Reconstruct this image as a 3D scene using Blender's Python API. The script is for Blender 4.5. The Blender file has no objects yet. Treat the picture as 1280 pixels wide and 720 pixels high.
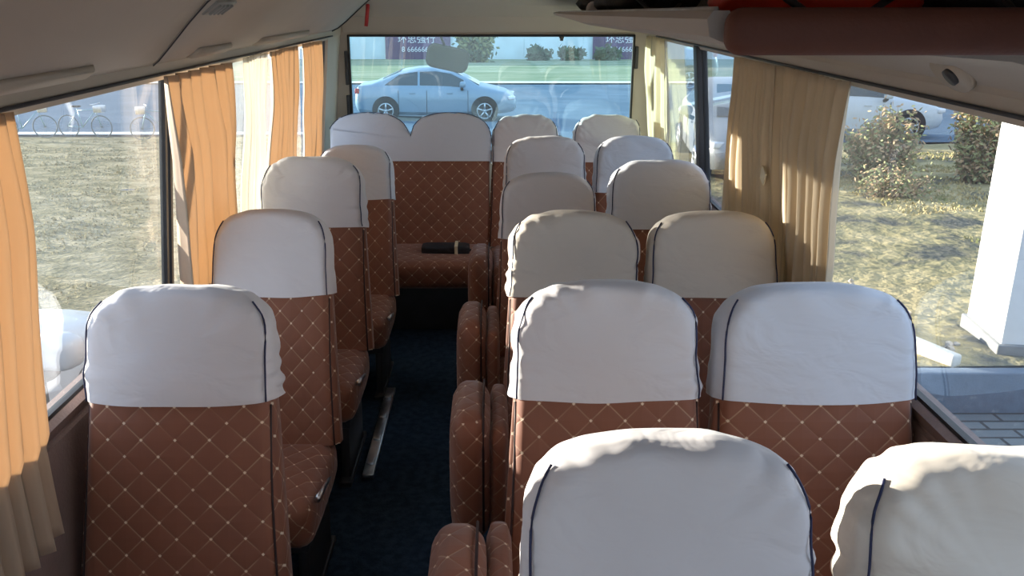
import bpy, bmesh, math, random
from mathutils import Vector, Matrix, noise
random.seed(7)
C = bpy.context.scene.collection
R = math.radians
PI = math.pi
CAMZ = 1.75

# ------------------------------------------------------------------ materials
def new_mat(name):
    m = bpy.data.materials.new(name); m.use_nodes = True
    nt = m.node_tree
    b = nt.nodes['Principled BSDF']
    return m, nt, b

def N(nt, t, **kw):
    n = nt.nodes.new(t)
    for k, v in kw.items():
        if k in ('operation', 'blend_type', 'data_type', 'noise_dimensions', 'feature', 'vector_type', 'wave_type', 'bands_direction', 'offset', 'offset_frequency', 'distance'):
            setattr(n, k, v)
        else:
            n.inputs[k].default_value = v
    return n

def L(nt, a, b): nt.links.new(a, b)

def plain(name, col, rough=.6, metal=0, noise_amt=.12, nscale=18, bump=0.0, bscale=120, spec=.5, sheen=0):
    m, nt, b = new_mat(name)
    b.inputs['Roughness'].default_value = rough
    b.inputs['Metallic'].default_value = metal
    b.inputs['Specular IOR Level'].default_value = spec
    if sheen: b.inputs['Sheen Weight'].default_value = sheen
    tc = N(nt, 'ShaderNodeTexCoord')
    nz = N(nt, 'ShaderNodeTexNoise', Scale=nscale, Detail=3.0)
    L(nt, tc.outputs['Object'], nz.inputs['Vector'])
    mr = N(nt, 'ShaderNodeMapRange')
    mr.inputs['From Min'].default_value = .3; mr.inputs['From Max'].default_value = .7
    mr.inputs['To Min'].default_value = 1 - noise_amt; mr.inputs['To Max'].default_value = 1 + noise_amt
    L(nt, nz.outputs['Fac'], mr.inputs['Value'])
    mx = N(nt, 'ShaderNodeVectorMath', operation='SCALE')
    mx.inputs[0].default_value = col[:3]
    L(nt, mr.outputs['Result'], mx.inputs['Scale'])
    L(nt, mx.outputs['Vector'], b.inputs['Base Color'])
    if bump:
        n2 = N(nt, 'ShaderNodeTexNoise', Scale=bscale, Detail=4.0)
        L(nt, tc.outputs['Object'], n2.inputs['Vector'])
        bp = N(nt, 'ShaderNodeBump', Strength=bump, Distance=.01)
        L(nt, n2.outputs['Fac'], bp.inputs['Height'])
        L(nt, bp.outputs['Normal'], b.inputs['Normal'])
    return m

def quilt_mat():
    m, nt, b = new_mat('quilted_fabric')
    b.inputs['Roughness'].default_value = .62
    b.inputs['Sheen Weight'].default_value = .25
    uv = N(nt, 'ShaderNodeUVMap')
    mp = N(nt, 'ShaderNodeMapping')
    mp.inputs['Rotation'].default_value = (0, 0, R(45))
    s = 1 / .056
    mp.inputs['Scale'].default_value = (s, s, 1)
    L(nt, uv.outputs['UV'], mp.inputs['Vector'])
    sp = N(nt, 'ShaderNodeSeparateXYZ'); L(nt, mp.outputs['Vector'], sp.inputs[0])
    dist = []
    for k in ('X', 'Y'):
        pp = N(nt, 'ShaderNodeMath', operation='PINGPONG'); pp.inputs[1].default_value = .5
        L(nt, sp.outputs[k], pp.inputs[0]); dist.append(pp.outputs[0])
    mn = N(nt, 'ShaderNodeMath', operation='MINIMUM'); L(nt, dist[0], mn.inputs[0]); L(nt, dist[1], mn.inputs[1])
    mxx = N(nt, 'ShaderNodeMath', operation='MAXIMUM'); L(nt, dist[0], mxx.inputs[0]); L(nt, dist[1], mxx.inputs[1])
    line = N(nt, 'ShaderNodeMapRange'); line.inputs['From Min'].default_value = .015; line.inputs['From Max'].default_value = .04
    line.inputs['To Min'].default_value = 1; line.inputs['To Max'].default_value = 0
    L(nt, mn.outputs[0], line.inputs['Value'])
    dot = N(nt, 'ShaderNodeMapRange'); dot.inputs['From Min'].default_value = .038; dot.inputs['From Max'].default_value = .065
    dot.inputs['To Min'].default_value = 1; dot.inputs['To Max'].default_value = 0
    L(nt, mxx.outputs[0], dot.inputs['Value'])
    nz = N(nt, 'ShaderNodeTexNoise', Scale=9.0, Detail=3.0); L(nt, uv.outputs['UV'], nz.inputs['Vector'])
    c0 = N(nt, 'ShaderNodeMix', data_type='RGBA')
    c0.inputs[6].default_value = (.195, .066, .034, 1); c0.inputs[7].default_value = (.27, .098, .05, 1)
    L(nt, nz.outputs['Fac'], c0.inputs[0])
    # thread worn away in places
    nz2 = N(nt, 'ShaderNodeTexNoise', Scale=14.0, Detail=1.0); L(nt, uv.outputs['UV'], nz2.inputs['Vector'])
    mr = N(nt, 'ShaderNodeMapRange'); mr.inputs['From Min'].default_value = .35; mr.inputs['From Max'].default_value = .6
    mr.inputs['To Min'].default_value = .08; mr.inputs['To Max'].default_value = .55
    L(nt, nz2.outputs['Fac'], mr.inputs['Value'])
    lm = N(nt, 'ShaderNodeMath', operation='MULTIPLY'); L(nt, line.outputs[0], lm.inputs[0]); L(nt, mr.outputs[0], lm.inputs[1])
    c1 = N(nt, 'ShaderNodeMix', data_type='RGBA'); c1.inputs[7].default_value = (.52, .33, .20, 1)
    L(nt, lm.outputs[0], c1.inputs[0]); L(nt, c0.outputs[2], c1.inputs[6])
    c2 = N(nt, 'ShaderNodeMix', data_type='RGBA'); c2.inputs[7].default_value = (.85, .66, .48, 1)
    L(nt, dot.outputs[0], c2.inputs[0]); L(nt, c1.outputs[2], c2.inputs[6])
    L(nt, c2.outputs[2], b.inputs['Base Color'])
    h = N(nt, 'ShaderNodeMath', operation='POWER'); h.inputs[1].default_value = .5; L(nt, mn.outputs[0], h.inputs[0])
    bp = N(nt, 'ShaderNodeBump', Strength=.55, Distance=.006); L(nt, h.outputs[0], bp.inputs['Height'])
    L(nt, bp.outputs['Normal'], b.inputs['Normal'])
    return m

def cover_mat(name, col):
    m, nt, b = new_mat(name)
    b.inputs['Roughness'].default_value = .7
    b.inputs['Sheen Weight'].default_value = .2
    tc = N(nt, 'ShaderNodeTexCoord')
    nz = N(nt, 'ShaderNodeTexNoise', Scale=5.0, Detail=3.0); L(nt, tc.outputs['Object'], nz.inputs['Vector'])
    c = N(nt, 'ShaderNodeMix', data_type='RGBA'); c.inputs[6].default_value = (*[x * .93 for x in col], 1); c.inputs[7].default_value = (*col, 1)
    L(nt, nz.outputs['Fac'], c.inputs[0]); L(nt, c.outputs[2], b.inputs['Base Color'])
    mp = N(nt, 'ShaderNodeMapping'); mp.inputs['Scale'].default_value = (7, 7, 14); mp.inputs['Rotation'].default_value = (.2, .5, .3)
    L(nt, tc.outputs['Object'], mp.inputs['Vector'])
    n2 = N(nt, 'ShaderNodeTexNoise', Scale=1.0, Detail=3.0, Distortion=.8); L(nt, mp.outputs[0], n2.inputs['Vector'])
    bp = N(nt, 'ShaderNodeBump', Strength=.45, Distance=.02); L(nt, n2.outputs['Fac'], bp.inputs['Height'])
    L(nt, bp.outputs['Normal'], b.inputs['Normal'])
    tr = N(nt, 'ShaderNodeBsdfTranslucent'); tr.inputs['Color'].default_value = (*col, 1)
    mix = N(nt, 'ShaderNodeMixShader'); mix.inputs[0].default_value = .12
    out = nt.nodes['Material Output']
    L(nt, b.outputs[0], mix.inputs[1]); L(nt, tr.outputs[0], mix.inputs[2]); L(nt, mix.outputs[0], out.inputs[0])
    return m

def curtain_mat(name, col, trans=.45, tcol=None, sheer=0):
    m, nt, b = new_mat(name)
    b.inputs['Roughness'].default_value = .75
    b.inputs['Sheen Weight'].default_value = .2
    tc = N(nt, 'ShaderNodeTexCoord')
    mp = N(nt, 'ShaderNodeMapping'); mp.inputs['Scale'].default_value = (60, 60, 3)
    L(nt, tc.outputs['Object'], mp.inputs['Vector'])
    nz = N(nt, 'ShaderNodeTexNoise', Scale=1.0, Detail=2.0); L(nt, mp.outputs[0], nz.inputs['Vector'])
    c = N(nt, 'ShaderNodeMix', data_type='RGBA'); c.inputs[6].default_value = (*[x * .82 for x in col], 1); c.inputs[7].default_value = (*col, 1)
    L(nt, nz.outputs['Fac'], c.inputs[0]); L(nt, c.outputs[2], b.inputs['Base Color'])
    tr = N(nt, 'ShaderNodeBsdfTranslucent')
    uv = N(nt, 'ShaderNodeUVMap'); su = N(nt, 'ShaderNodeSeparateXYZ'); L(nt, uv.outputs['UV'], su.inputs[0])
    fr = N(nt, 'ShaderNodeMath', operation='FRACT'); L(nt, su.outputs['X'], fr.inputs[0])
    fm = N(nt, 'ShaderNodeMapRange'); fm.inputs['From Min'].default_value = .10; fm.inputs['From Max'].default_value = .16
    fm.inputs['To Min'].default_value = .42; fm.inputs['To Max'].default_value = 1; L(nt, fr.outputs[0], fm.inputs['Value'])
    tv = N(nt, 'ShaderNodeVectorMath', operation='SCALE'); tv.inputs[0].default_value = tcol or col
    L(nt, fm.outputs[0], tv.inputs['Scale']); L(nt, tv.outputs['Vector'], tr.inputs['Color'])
    mix = N(nt, 'ShaderNodeMixShader'); mix.inputs[0].default_value = trans
    out = nt.nodes['Material Output']
    L(nt, b.outputs[0], mix.inputs[1]); L(nt, tr.outputs[0], mix.inputs[2]); L(nt, mix.outputs[0], out.inputs[0])
    if sheer:
        tp = N(nt, 'ShaderNodeBsdfTransparent'); m3 = N(nt, 'ShaderNodeMixShader'); m3.inputs[0].default_value = sheer
        L(nt, mix.outputs[0], m3.inputs[1]); L(nt, tp.outputs[0], m3.inputs[2]); L(nt, m3.outputs[0], out.inputs[0])
    return m

def glass_mat(name, tint, dust=.02):
    m, nt, b = new_mat(name)
    nt.nodes.remove(b)
    out = nt.nodes['Material Output']
    t = N(nt, 'ShaderNodeBsdfTransparent'); t.inputs[0].default_value = (*tint, 1)
    g = N(nt, 'ShaderNodeBsdfGlossy'); g.inputs['Roughness'].default_value = .01; g.inputs[0].default_value = (.95, .97, 1, 1)
    lw = N(nt, 'ShaderNodeLayerWeight'); lw.inputs[0].default_value = .5
    pw = N(nt, 'ShaderNodeMath', operation='POWER'); pw.inputs[1].default_value = 4.5; L(nt, lw.outputs['Facing'], pw.inputs[0])
    fr = N(nt, 'ShaderNodeMapRange'); fr.inputs['To Min'].default_value = .035; fr.inputs['To Max'].default_value = .9; L(nt, pw.outputs[0], fr.inputs['Value'])
    mx = N(nt, 'ShaderNodeMixShader'); L(nt, fr.outputs[0], mx.inputs[0]); L(nt, t.outputs[0], mx.inputs[1]); L(nt, g.outputs[0], mx.inputs[2])
    d = N(nt, 'ShaderNodeBsdfTranslucent'); d.inputs[0].default_value = (.8, .88, .95, 1)
    tc = N(nt, 'ShaderNodeTexCoord')
    nz = N(nt, 'ShaderNodeTexNoise', Scale=3.0, Detail=4.0); L(nt, tc.outputs['Object'], nz.inputs['Vector'])
    ml = N(nt, 'ShaderNodeMath', operation='MULTIPLY'); ml.inputs[1].default_value = dust * 2; L(nt, nz.outputs['Fac'], ml.inputs[0])
    m2 = N(nt, 'ShaderNodeMixShader'); L(nt, ml.outputs[0], m2.inputs[0]); L(nt, mx.outputs[0], m2.inputs[1]); L(nt, d.outputs[0], m2.inputs[2])
    L(nt, m2.outputs[0], out.inputs[0])
    return m

def two_tone(name, ca, cb, scale, rough=.9, cc=None, bump=.4, lo=.4, hi=.6, stretch=(1, 1, 1), bdist=.03):
    m, nt, b = new_mat(name)
    b.inputs['Roughness'].default_value = rough
    b.inputs['Specular IOR Level'].default_value = 0
    tc = N(nt, 'ShaderNodeTexCoord')
    mp = N(nt, 'ShaderNodeMapping'); mp.inputs['Scale'].default_value = stretch
    L(nt, tc.outputs['Object'], mp.inputs['Vector'])
    nz = N(nt, 'ShaderNodeTexNoise', Scale=scale, Detail=7.0, Roughness=.65); L(nt, mp.outputs[0], nz.inputs['Vector'])
    cr = N(nt, 'ShaderNodeValToRGB')
    cr.color_ramp.elements[0].position = lo; cr.color_ramp.elements[0].color = (*ca, 1)
    cr.color_ramp.elements[1].position = hi; cr.color_ramp.elements[1].color = (*cb, 1)
    if cc:
        e = cr.color_ramp.elements.new((lo + hi) / 2); e.color = (*cc, 1)
    L(nt, nz.outputs['Fac'], cr.inputs[0]); L(nt, cr.outputs[0], b.inputs['Base Color'])
    n2 = N(nt, 'ShaderNodeTexNoise', Scale=scale * 6, Detail=5.0); L(nt, mp.outputs[0], n2.inputs['Vector'])
    bp = N(nt, 'ShaderNodeBump', Strength=bump, Distance=bdist); L(nt, n2.outputs['Fac'], bp.inputs['Height'])
    L(nt, bp.outputs['Normal'], b.inputs['Normal'])
    return m

def brick_mat(name):
    m, nt, b = new_mat(name)
    b.inputs['Roughness'].default_value = .85
    tc = N(nt, 'ShaderNodeTexCoord')
    br = N(nt, 'ShaderNodeTexBrick')
    br.inputs['Color1'].default_value = (.22, .24, .23, 1); br.inputs['Color2'].default_value = (.16, .18, .185, 1)
    br.inputs['Mortar'].default_value = (.05, .055, .055, 1)
    br.inputs['Scale'].default_value = 1.0; br.inputs['Mortar Size'].default_value = .012
    br.inputs['Brick Width'].default_value = .30; br.inputs['Row Height'].default_value = .12
    L(nt, tc.outputs['Object'], br.inputs['Vector']); L(nt, br.outputs['Color'], b.inputs['Base Color'])
    bp = N(nt, 'ShaderNodeBump', Strength=.6, Distance=.02); bp.invert = True
    L(nt, br.outputs['Fac'], bp.inputs['Height']); L(nt, bp.outputs['Normal'], b.inputs['Normal'])
    return m

M = dict(
    quilt=quilt_mat(),
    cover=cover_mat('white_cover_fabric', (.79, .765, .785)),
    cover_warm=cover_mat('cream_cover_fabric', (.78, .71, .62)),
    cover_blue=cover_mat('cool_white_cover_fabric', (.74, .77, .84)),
    navy=plain('navy_piping', (.015, .02, .07), .6),
    darkpipe=plain('dark_brown_piping', (.03, .012, .012), .6),
    curtain=curtain_mat('tan_curtain', (.66, .52, .38), .38, (.82, .61, .41)),
    curtain_right=curtain_mat('unbacklit_tan_curtain', (.76, .62, .43), .22, (.84, .68, .44)),  # tan cloth toned beige, less translucent; missing backlight put into the colour
    curtain_sunlit=curtain_mat('sunlit_tone_curtain', (.80, .72, .55), .55, (.92, .84, .62)),  # curtain cloth paled: sunlight put into the base colour
    curtain_sheer=curtain_mat('sunlit_sheer_curtain', (.72, .67, .55), .30, (.80, .74, .58), .5),  # sunlit paleness put into the colour; transparency added to let sun through
    liner=plain('beige_trim', (.50, .435, .36), .55, noise_amt=.04, nscale=3, bump=.08, bscale=300),
    liner_grey=plain('grey_headliner', (.47, .42, .37), .6, noise_amt=.04, nscale=3, bump=.08, bscale=300),
    liner_dark=plain('lower_wall_vinyl', (.22, .15, .13), .6, noise_amt=.08, bump=.2),
    rackbrown=plain('brown_padding', (.16, .055, .035), .6, noise_amt=.06, bump=.15),
    black=plain('black_rubber', (.012, .012, .014), .5),
    darkgrey=plain('dark_grey_plastic', (.045, .045, .05), .5),
    grey=plain('grey_plastic', (.28, .28, .27), .45),
    metal=plain('brushed_metal', (.62, .64, .66), .3, 1.0),
    steel=plain('painted_steel', (.05, .05, .055), .45, .3),
    carpet=two_tone('blue_carpet', (.022, .040, .068), (.038, .066, .105), 30, bump=.5, bdist=.004),
    glass=glass_mat('side_glass', (.93, .955, .975), .012),
    glass_rear=glass_mat('rear_glass', (.80, .95, 1.0), .012),
    asphalt=two_tone('asphalt', (.11, .13, .15), (.16, .18, .20), 3, rough=.95, bump=.25),
    road=two_tone('road_asphalt', (.12, .17, .22), (.155, .21, .265), .6, rough=.95, bump=.1),
    lawn=two_tone('dry_lawn', (.24, .22, .13), (.46, .40, .26), 2.2, cc=(.34, .30, .18), bump=1.0, bdist=.08, stretch=(1, 1.6, 1)),
    bed=two_tone('bed_soil_and_grass', (.12, .12, .10), (.46, .38, .21), 1.1, cc=(.34, .29, .15), bump=1.0, bdist=.08),
    strip=two_tone('far_verge', (.22, .27, .16), (.36, .37, .25), .5, bump=.4, stretch=(.4, 1.5, 1)),
    brick=brick_mat('paving_bricks'),
    kerb=plain('kerb_concrete', (.13, .17, .22), .8, bump=.3, bscale=60),
    kerbl=plain('pale_kerb_stone', (.70, .67, .58), .8, bump=.3, bscale=60),
    block=plain('brown_block', (.22, .17, .13), .85, bump=.4, bscale=60),
    white=plain('white_render', (.86, .86, .84), .7, noise_amt=.03),
    plinth=plain('grey_plinth', (.22, .22, .21), .7),
    wallwhite=plain('white_site_hoarding', (.72, .82, .84), .7, noise_amt=.08, nscale=.8),
    banner=plain('purple_banner', (.16, .10, .20), .6, noise_amt=.3, nscale=.5),
    lettering=plain('white_lettering', (.85, .83, .86), .6, noise_amt=0),
    leaf=plain('olive_leaf', (.30, .31, .13), .7, noise_amt=.35, nscale=6),
    leaf_dry=plain('dry_leaf', (.44, .30, .16), .7, noise_amt=.35, nscale=6),
    leaf_dark=plain('dark_leaf', (.10, .14, .07), .7, noise_amt=.3, nscale=2),
    twig=plain('twig_bark', (.20, .13, .08), .8),
    stone=plain('rubble_stone', (.42, .37, .30), .85, noise_amt=.25, nscale=9, bump=.3),
    paint_silver=plain('silver_blue_paint', (.24, .33, .41), .3, .3, noise_amt=.02, spec=.7),
    paint_white=plain('white_paint', (.60, .66, .69), .25, .0, noise_amt=.02, spec=.7),
    paint_grey=plain('grey_paint', (.32, .34, .35), .28, .3, noise_amt=.02, spec=.7),
    carglass=plain('car_glass', (.03, .05, .06), .06, noise_amt=.02, spec=.9),
    tyre=plain('tyre_rubber', (.02, .02, .022), .8),
    lampglass=plain('headlamp_glass', (.75, .78, .8), .12, noise_amt=.02),
    redlamp=plain('red_lamp', (.45, .03, .03), .25),
    redbag=plain('red_bag_fabric', (.72, .05, .02), .45, noise_amt=.15, bump=.4, bscale=25),
    redplastic=plain('red_plastic', (.55, .04, .04), .4),
    bagblack=plain('black_bag_fabric', (.02, .02, .025), .7, bump=.4, bscale=40),
    mirrorback=plain('mirror_shell', (.045, .055, .035), .6, noise_amt=.1, bump=.1),
    tag=plain('cream_tag', (.75, .68, .5), .6),
    bike_tyre=plain('grey_bicycle_tyre', (.10, .14, .16), .8),
    frame_bike=plain('bicycle_paint', (.25, .42, .50), .4, .3),
)

# ------------------------------------------------------------------ helpers
def link(name, bm, mat, parent=None, smooth=True, loc=None, rot=None):
    me = bpy.data.meshes.new(name)
    bm.normal_update()
    bm.to_mesh(me); bm.free()
    if smooth:
        for p in me.polygons: p.use_smooth = True
    me.materials.append(mat)
    o = bpy.data.objects.new(name, me)
    C.objects.link(o)
    if parent: o.parent = parent
    if loc: o.location = loc
    if rot: o.rotation_euler = rot
    return o

def sharp(o, ang=40):
    me = o.data
    bm = bmesh.new(); bm.from_mesh(me)
    for e in bm.edges:
        if len(e.link_faces) == 2 and e.calc_face_angle(0) > R(ang): e.smooth = False
    bm.to_mesh(me); bm.free()
    return o

def empty(name, loc=(0, 0, 0), rz=0):
    o = bpy.data.objects.new(name, None); C.objects.link(o)
    o.empty_display_size = .1
    o.location = loc; o.rotation_euler = (0, 0, rz)
    return o

def tag(o, label, cat, group=None, kind=None):
    o['label'] = label; o['category'] = cat
    if group: o['group'] = group
    if kind: o['kind'] = kind
    return o

def struct(o, label=None, cat=None):
    o['kind'] = 'structure'
    if label: o['label'] = label
    if cat: o['category'] = cat
    return o

def add_box(bm, c, d, r=0, seg=3, rot=None):
    t = bmesh.new()
    bmesh.ops.create_cube(t, size=1)
    for v in t.verts: v.co = Vector((v.co.x * d[0], v.co.y * d[1], v.co.z * d[2]))
    if r: bmesh.ops.bevel(t, geom=list(t.edges), offset=r, segments=seg, affect='EDGES', profile=.5)
    m = Matrix.Translation(c)
    if rot: m = m @ rot.to_4x4()
    t.transform(m)
    merge(bm, t)

def merge(bm, t):
    me = bpy.data.meshes.new('tmp'); t.to_mesh(me); t.free()
    bm.from_mesh(me); bpy.data.meshes.remove(me)

def add_tube(bm, pts, r, seg=8, closed=False):
    pts = [Vector(p) for p in pts]
    n = len(pts); rings = []
    for i, p in enumerate(pts):
        a = pts[(i - 1) % n] if (closed or i > 0) else p
        b = pts[(i + 1) % n] if (closed or i < n - 1) else p
        t = (b - a).normalized()
        up = Vector((0, 0, 1)) if abs(t.z) < .9 else Vector((0, 1, 0))
        u = t.cross(up).normalized(); w = t.cross(u)
        rr = r(i / (n - 1)) if callable(r) else r
        rings.append([bm.verts.new(p + (u * math.cos(2 * PI * k / seg) + w * math.sin(2 * PI * k / seg)) * rr) for k in range(seg)])
    m = n if closed else n - 1
    for i in range(m):
        A, B = rings[i], rings[(i + 1) % n]
        for k in range(seg):
            bm.faces.new((A[k], A[(k + 1) % seg], B[(k + 1) % seg], B[k]))
    if not closed:
        bm.faces.new(list(reversed(rings[0]))); bm.faces.new(rings[-1])

def add_cyl(bm, p, axis, r, h, seg=24, r2=None):
    t = bmesh.new()
    bmesh.ops.create_cone(t, cap_ends=True, segments=seg, radius1=r, radius2=r if r2 is None else r2, depth=h)
    q = Vector(axis).normalized().to_track_quat('Z', 'Y')
    t.transform(Matrix.Translation(p) @ q.to_matrix().to_4x4())
    merge(bm, t)

def add_prism(bm, poly, y0, y1, axis='Y'):
    def P(a, b, t):
        return (a, t, b) if axis == 'Y' else (t, a, b)
    A = [bm.verts.new(P(x, z, y0)) for x, z in poly]
    B = [bm.verts.new(P(x, z, y1)) for x, z in poly]
    n = len(poly)
    bm.faces.new(A); bm.faces.new(list(reversed(B)))
    for i in range(n):
        j = (i + 1) % n
        bm.faces.new((A[j], A[i], B[i], B[j]))
    bmesh.ops.recalc_face_normals(bm, faces=bm.faces)

def box_uv(o):
    me = o.data
    uvl = me.uv_layers.new(name='UVMap') if not me.uv_layers else me.uv_layers[0]
    for p in me.polygons:
        n = p.normal
        ax = max(range(3), key=lambda k: abs(n[k]))
        for li in p.loop_indices:
            co = me.vertices[me.loops[li].vertex_index].co
            uvl.data[li].uv = {0: (co.y, co.z), 1: (co.x, co.z), 2: (co.x, co.y)}[ax]
    return o

def box(name, c, d, mat, parent=None, r=.004, seg=2, rot=None, smooth=True, uv=False):
    bm = bmesh.new(); add_box(bm, (0, 0, 0) if not parent else c, d, r, seg, rot)
    o = link(name, bm, mat, parent, smooth, None if parent else c)
    if smooth: sharp(o, 50)
    if uv: box_uv(o)
    return o

def soft_box(name, c, d, mat, parent, r=.04, puff=.0, cuts=6):
    """padded block: subdivided rounded box with slightly swollen faces"""
    bm = bmesh.new()
    bmesh.ops.create_cube(bm, size=1)
    bmesh.ops.subdivide_edges(bm, edges=list(bm.edges), cuts=cuts, use_grid_fill=True)
    hx, hy, hz = d[0] / 2, d[1] / 2, d[2] / 2
    for v in bm.verts:
        q = Vector((v.co.x * 2, v.co.y * 2, v.co.z * 2))   # -1..1
        # concentrate verts near edges
        q = Vector([math.copysign(abs(t) ** .6, t) for t in q])
        p = Vector((q.x * hx, q.y * hy, q.z * hz))
        core = Vector([max(-h + r, min(h - r, t)) for t, h in zip(p, (hx, hy, hz))])
        dv = p - core
        if dv.length > 1e-6:
            k = sum(1 for t in dv if abs(t) > 1e-6)
            if k > 1: p = core + dv.normalized() * min(dv.length, r) if dv.length > r else core + dv
        pf = puff * (1 - q.x ** 2) * (1 - q.y ** 2) if abs(q.z) > .99 else (puff * (1 - q.x ** 2) * (1 - q.z ** 2) if abs(q.y) > .99 else (puff * (1 - q.y ** 2) * (1 - q.z ** 2) if abs(q.x) > .99 else 0))
        ax = max(range(3), key=lambda k: abs(q[k]))
        p[ax] += math.copysign(pf, q[ax])
        v.co = p + Vector(c)
    o = link(name, bm, mat, parent)
    box_uv(o)
    return o

# ------------------------------------------------------------------ seats
RECL = R(15)
BASEZ = .40
def recline(p):      # (x, y, s) -> seat space, hinged at (0, BASEZ)
    x, y, s = p
    return Vector((x, y * math.cos(RECL) + s * math.sin(RECL), BASEZ + s * math.cos(RECL) - y * math.sin(RECL)))

def outline(W, Ltop, s0, H=.16, n=2.9, ns=10, nt=34):
    pts = []
    S = Ltop - H
    for i in range(ns): pts.append((-W * (1.18 - .18 * (s0 + (S - s0) * i / ns) / S), s0 + (S - s0) * i / ns))
    for i in range(nt + 1):
        a = PI - PI * i / nt
        c, s = math.cos(a), math.sin(a)
        pts.append((math.copysign(abs(c) ** (2 / n), c) * W, S + H * abs(s) ** (2 / n)))
    for i in range(ns - 1, -1, -1): pts.append((W * (1.18 - .18 * (s0 + (S - s0) * i / ns) / S), s0 + (S - s0) * i / ns))
    return pts

def crease(i, nn, f, xx, yy, ss, s, Ltop, wrinkle, seed):
    y = yy
    edge = max(0, 1 - abs(f) * 3)
    u = i / nn * 26
    cre = noise.noise(Vector((u * 1.3, y * 3, seed * 7.3))) + .6 * noise.noise(Vector((u * 2.9, y * 5, seed * 4.1)))
    amp = wrinkle * (edge * (1.3 if s > Ltop - .2 else .9) + .12 * (1 - f))
    yy += amp * .9 * cre
    if f < .3:
        dx = amp * noise.noise(Vector((u * 1.4, y * 12, seed * 3.1 + 5))) * (1 if s < Ltop - .06 else .3)
        xx += dx if dx * xx > 0 else max(-.005, min(.005, dx))
        ds = amp * .5 * noise.noise(Vector((u * 1.1, y * 9, seed * 1.7 + 9))) if s > Ltop - .17 else 0
        ss += max(ds, -.004)
    yy += wrinkle * 1.5 * noise.noise(Vector((xx * 6, ss * 8 + xx * 4, seed * 2.3)))
    d = yy - y
    if y < 0: d = min(d, .005)
    elif y > 0: d = max(d, -.005)
    return xx, y + d, ss

def pad_mesh(W, Ltop, T, s0=0, grow=0, wrinkle=0, seed=0, sag=0.0, crown=.014):
    """padded seat back panel / its slip cover, closed around a seat outline"""
    base = outline(W + grow, Ltop + grow, s0)
    half = T / 2 + grow
    med = Ltop - W * 1.02
    layers = []
    fs = [1, .8, .62, .45, .3, .2, .13, .08, .035]
    for f in fs: layers.append((f, -half - crown * (1 - (1 - f) ** 2) + (.014 if f <= .04 else .004 if f <= .08 else 0)))
    layers += [(.008, -half + .030), (-.012, -half * .5), (-.016, 0), (-.012, half * .5), (0, half - .022)]
    for f in reversed(fs): layers.append((f, half + crown * .5 * (1 - (1 - f) ** 2) - (.010 if f <= .02 else .003 if f <= .05 else 0)))
    bm = bmesh.new(); uvl = bm.loops.layers.uv.new('UVMap')
    grid = []; uvs = {}
    nn = len(base)
    for li, (f, y) in enumerate(layers):
        row = []
        for i, (x, s) in enumerate(base):
            xx = x * (1 - f); ss = s - max(0, f) * max(0, s - med) + (max(0, -f) * .1 if s > med else 0)
            yy = y
            if wrinkle: xx, yy, ss = crease(i, nn, f, xx, yy, ss, s, Ltop, wrinkle, seed)
            if sag and s < s0 + .05:
                w = 1 - (s - s0) / .05
                t = xx / W
                ss += w * (-sag * (1 - t * t) + .006 * noise.noise(Vector((xx * 6, y * 3, seed))))
                if not wrinkle: pass
            v = bm.verts.new(recline((xx, yy, ss)))
            row.append(v)
            if 0 <= li < 9 or li >= 14: uvs[v] = (xx, ss)
            else: uvs[v] = (math.copysign(W + y + half, x), ss)
        grid.append(row)
    for a in range(len(grid) - 1):
        for i in range(nn - 1):
            vs = (grid[a][i], grid[a][i + 1], grid[a + 1][i + 1], grid[a + 1][i])
            fc = bm.faces.new(vs)
            for lp in fc.loops: lp[uvl].uv = uvs[lp.vert]
    # short turned-in hem / closed base
    bmesh.ops.remove_doubles(bm, verts=bm.verts, dist=.0004)
    bmesh.ops.recalc_face_normals(bm, faces=bm.faces)
    return bm

def seam_path(W, Ltop, T, s0, grow, side, seed=0, wrinkle=0, f0=.058, k0=0, k1=.36):
    """line along the rounded front edge, meeting the outline at the top corner"""
    base = outline(W + grow, Ltop + grow, s0)
    half = T / 2 + grow
    n = len(base); m = int(n * k1)
    out = []
    for q in range(k0, m):
        i = q if side < 0 else n - 1 - q
        x, s = base[i]
        t = q / m
        f = f0 * (1 - t ** 3)
        w = .0015 * noise.noise(Vector((q * .5, seed, 2)))
        X, Y, S = x * (1 - f) + w, -half + .006 + .030 * t ** 3, s + .001
        if wrinkle: X, Y, S = crease(i, n, f, X, Y, S, s, Ltop + grow, wrinkle, seed); Y -= .004; X *= 1.008
        out.append(recline((X, Y, S)))
    for _ in range(3):
        out = [out[0]] + [(out[q - 1] + out[q] * 2 + out[q + 1]) / 4 for q in range(1, len(out) - 1)] + [out[-1]]
    return out

cache = {}
def copy_part(key, maker, name, mat, parent):
    if key in cache:
        o = cache[key].copy(); o.name = name; C.objects.link(o); o.parent = parent
        return o
    o = maker(parent); cache[key] = o
    return o

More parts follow.
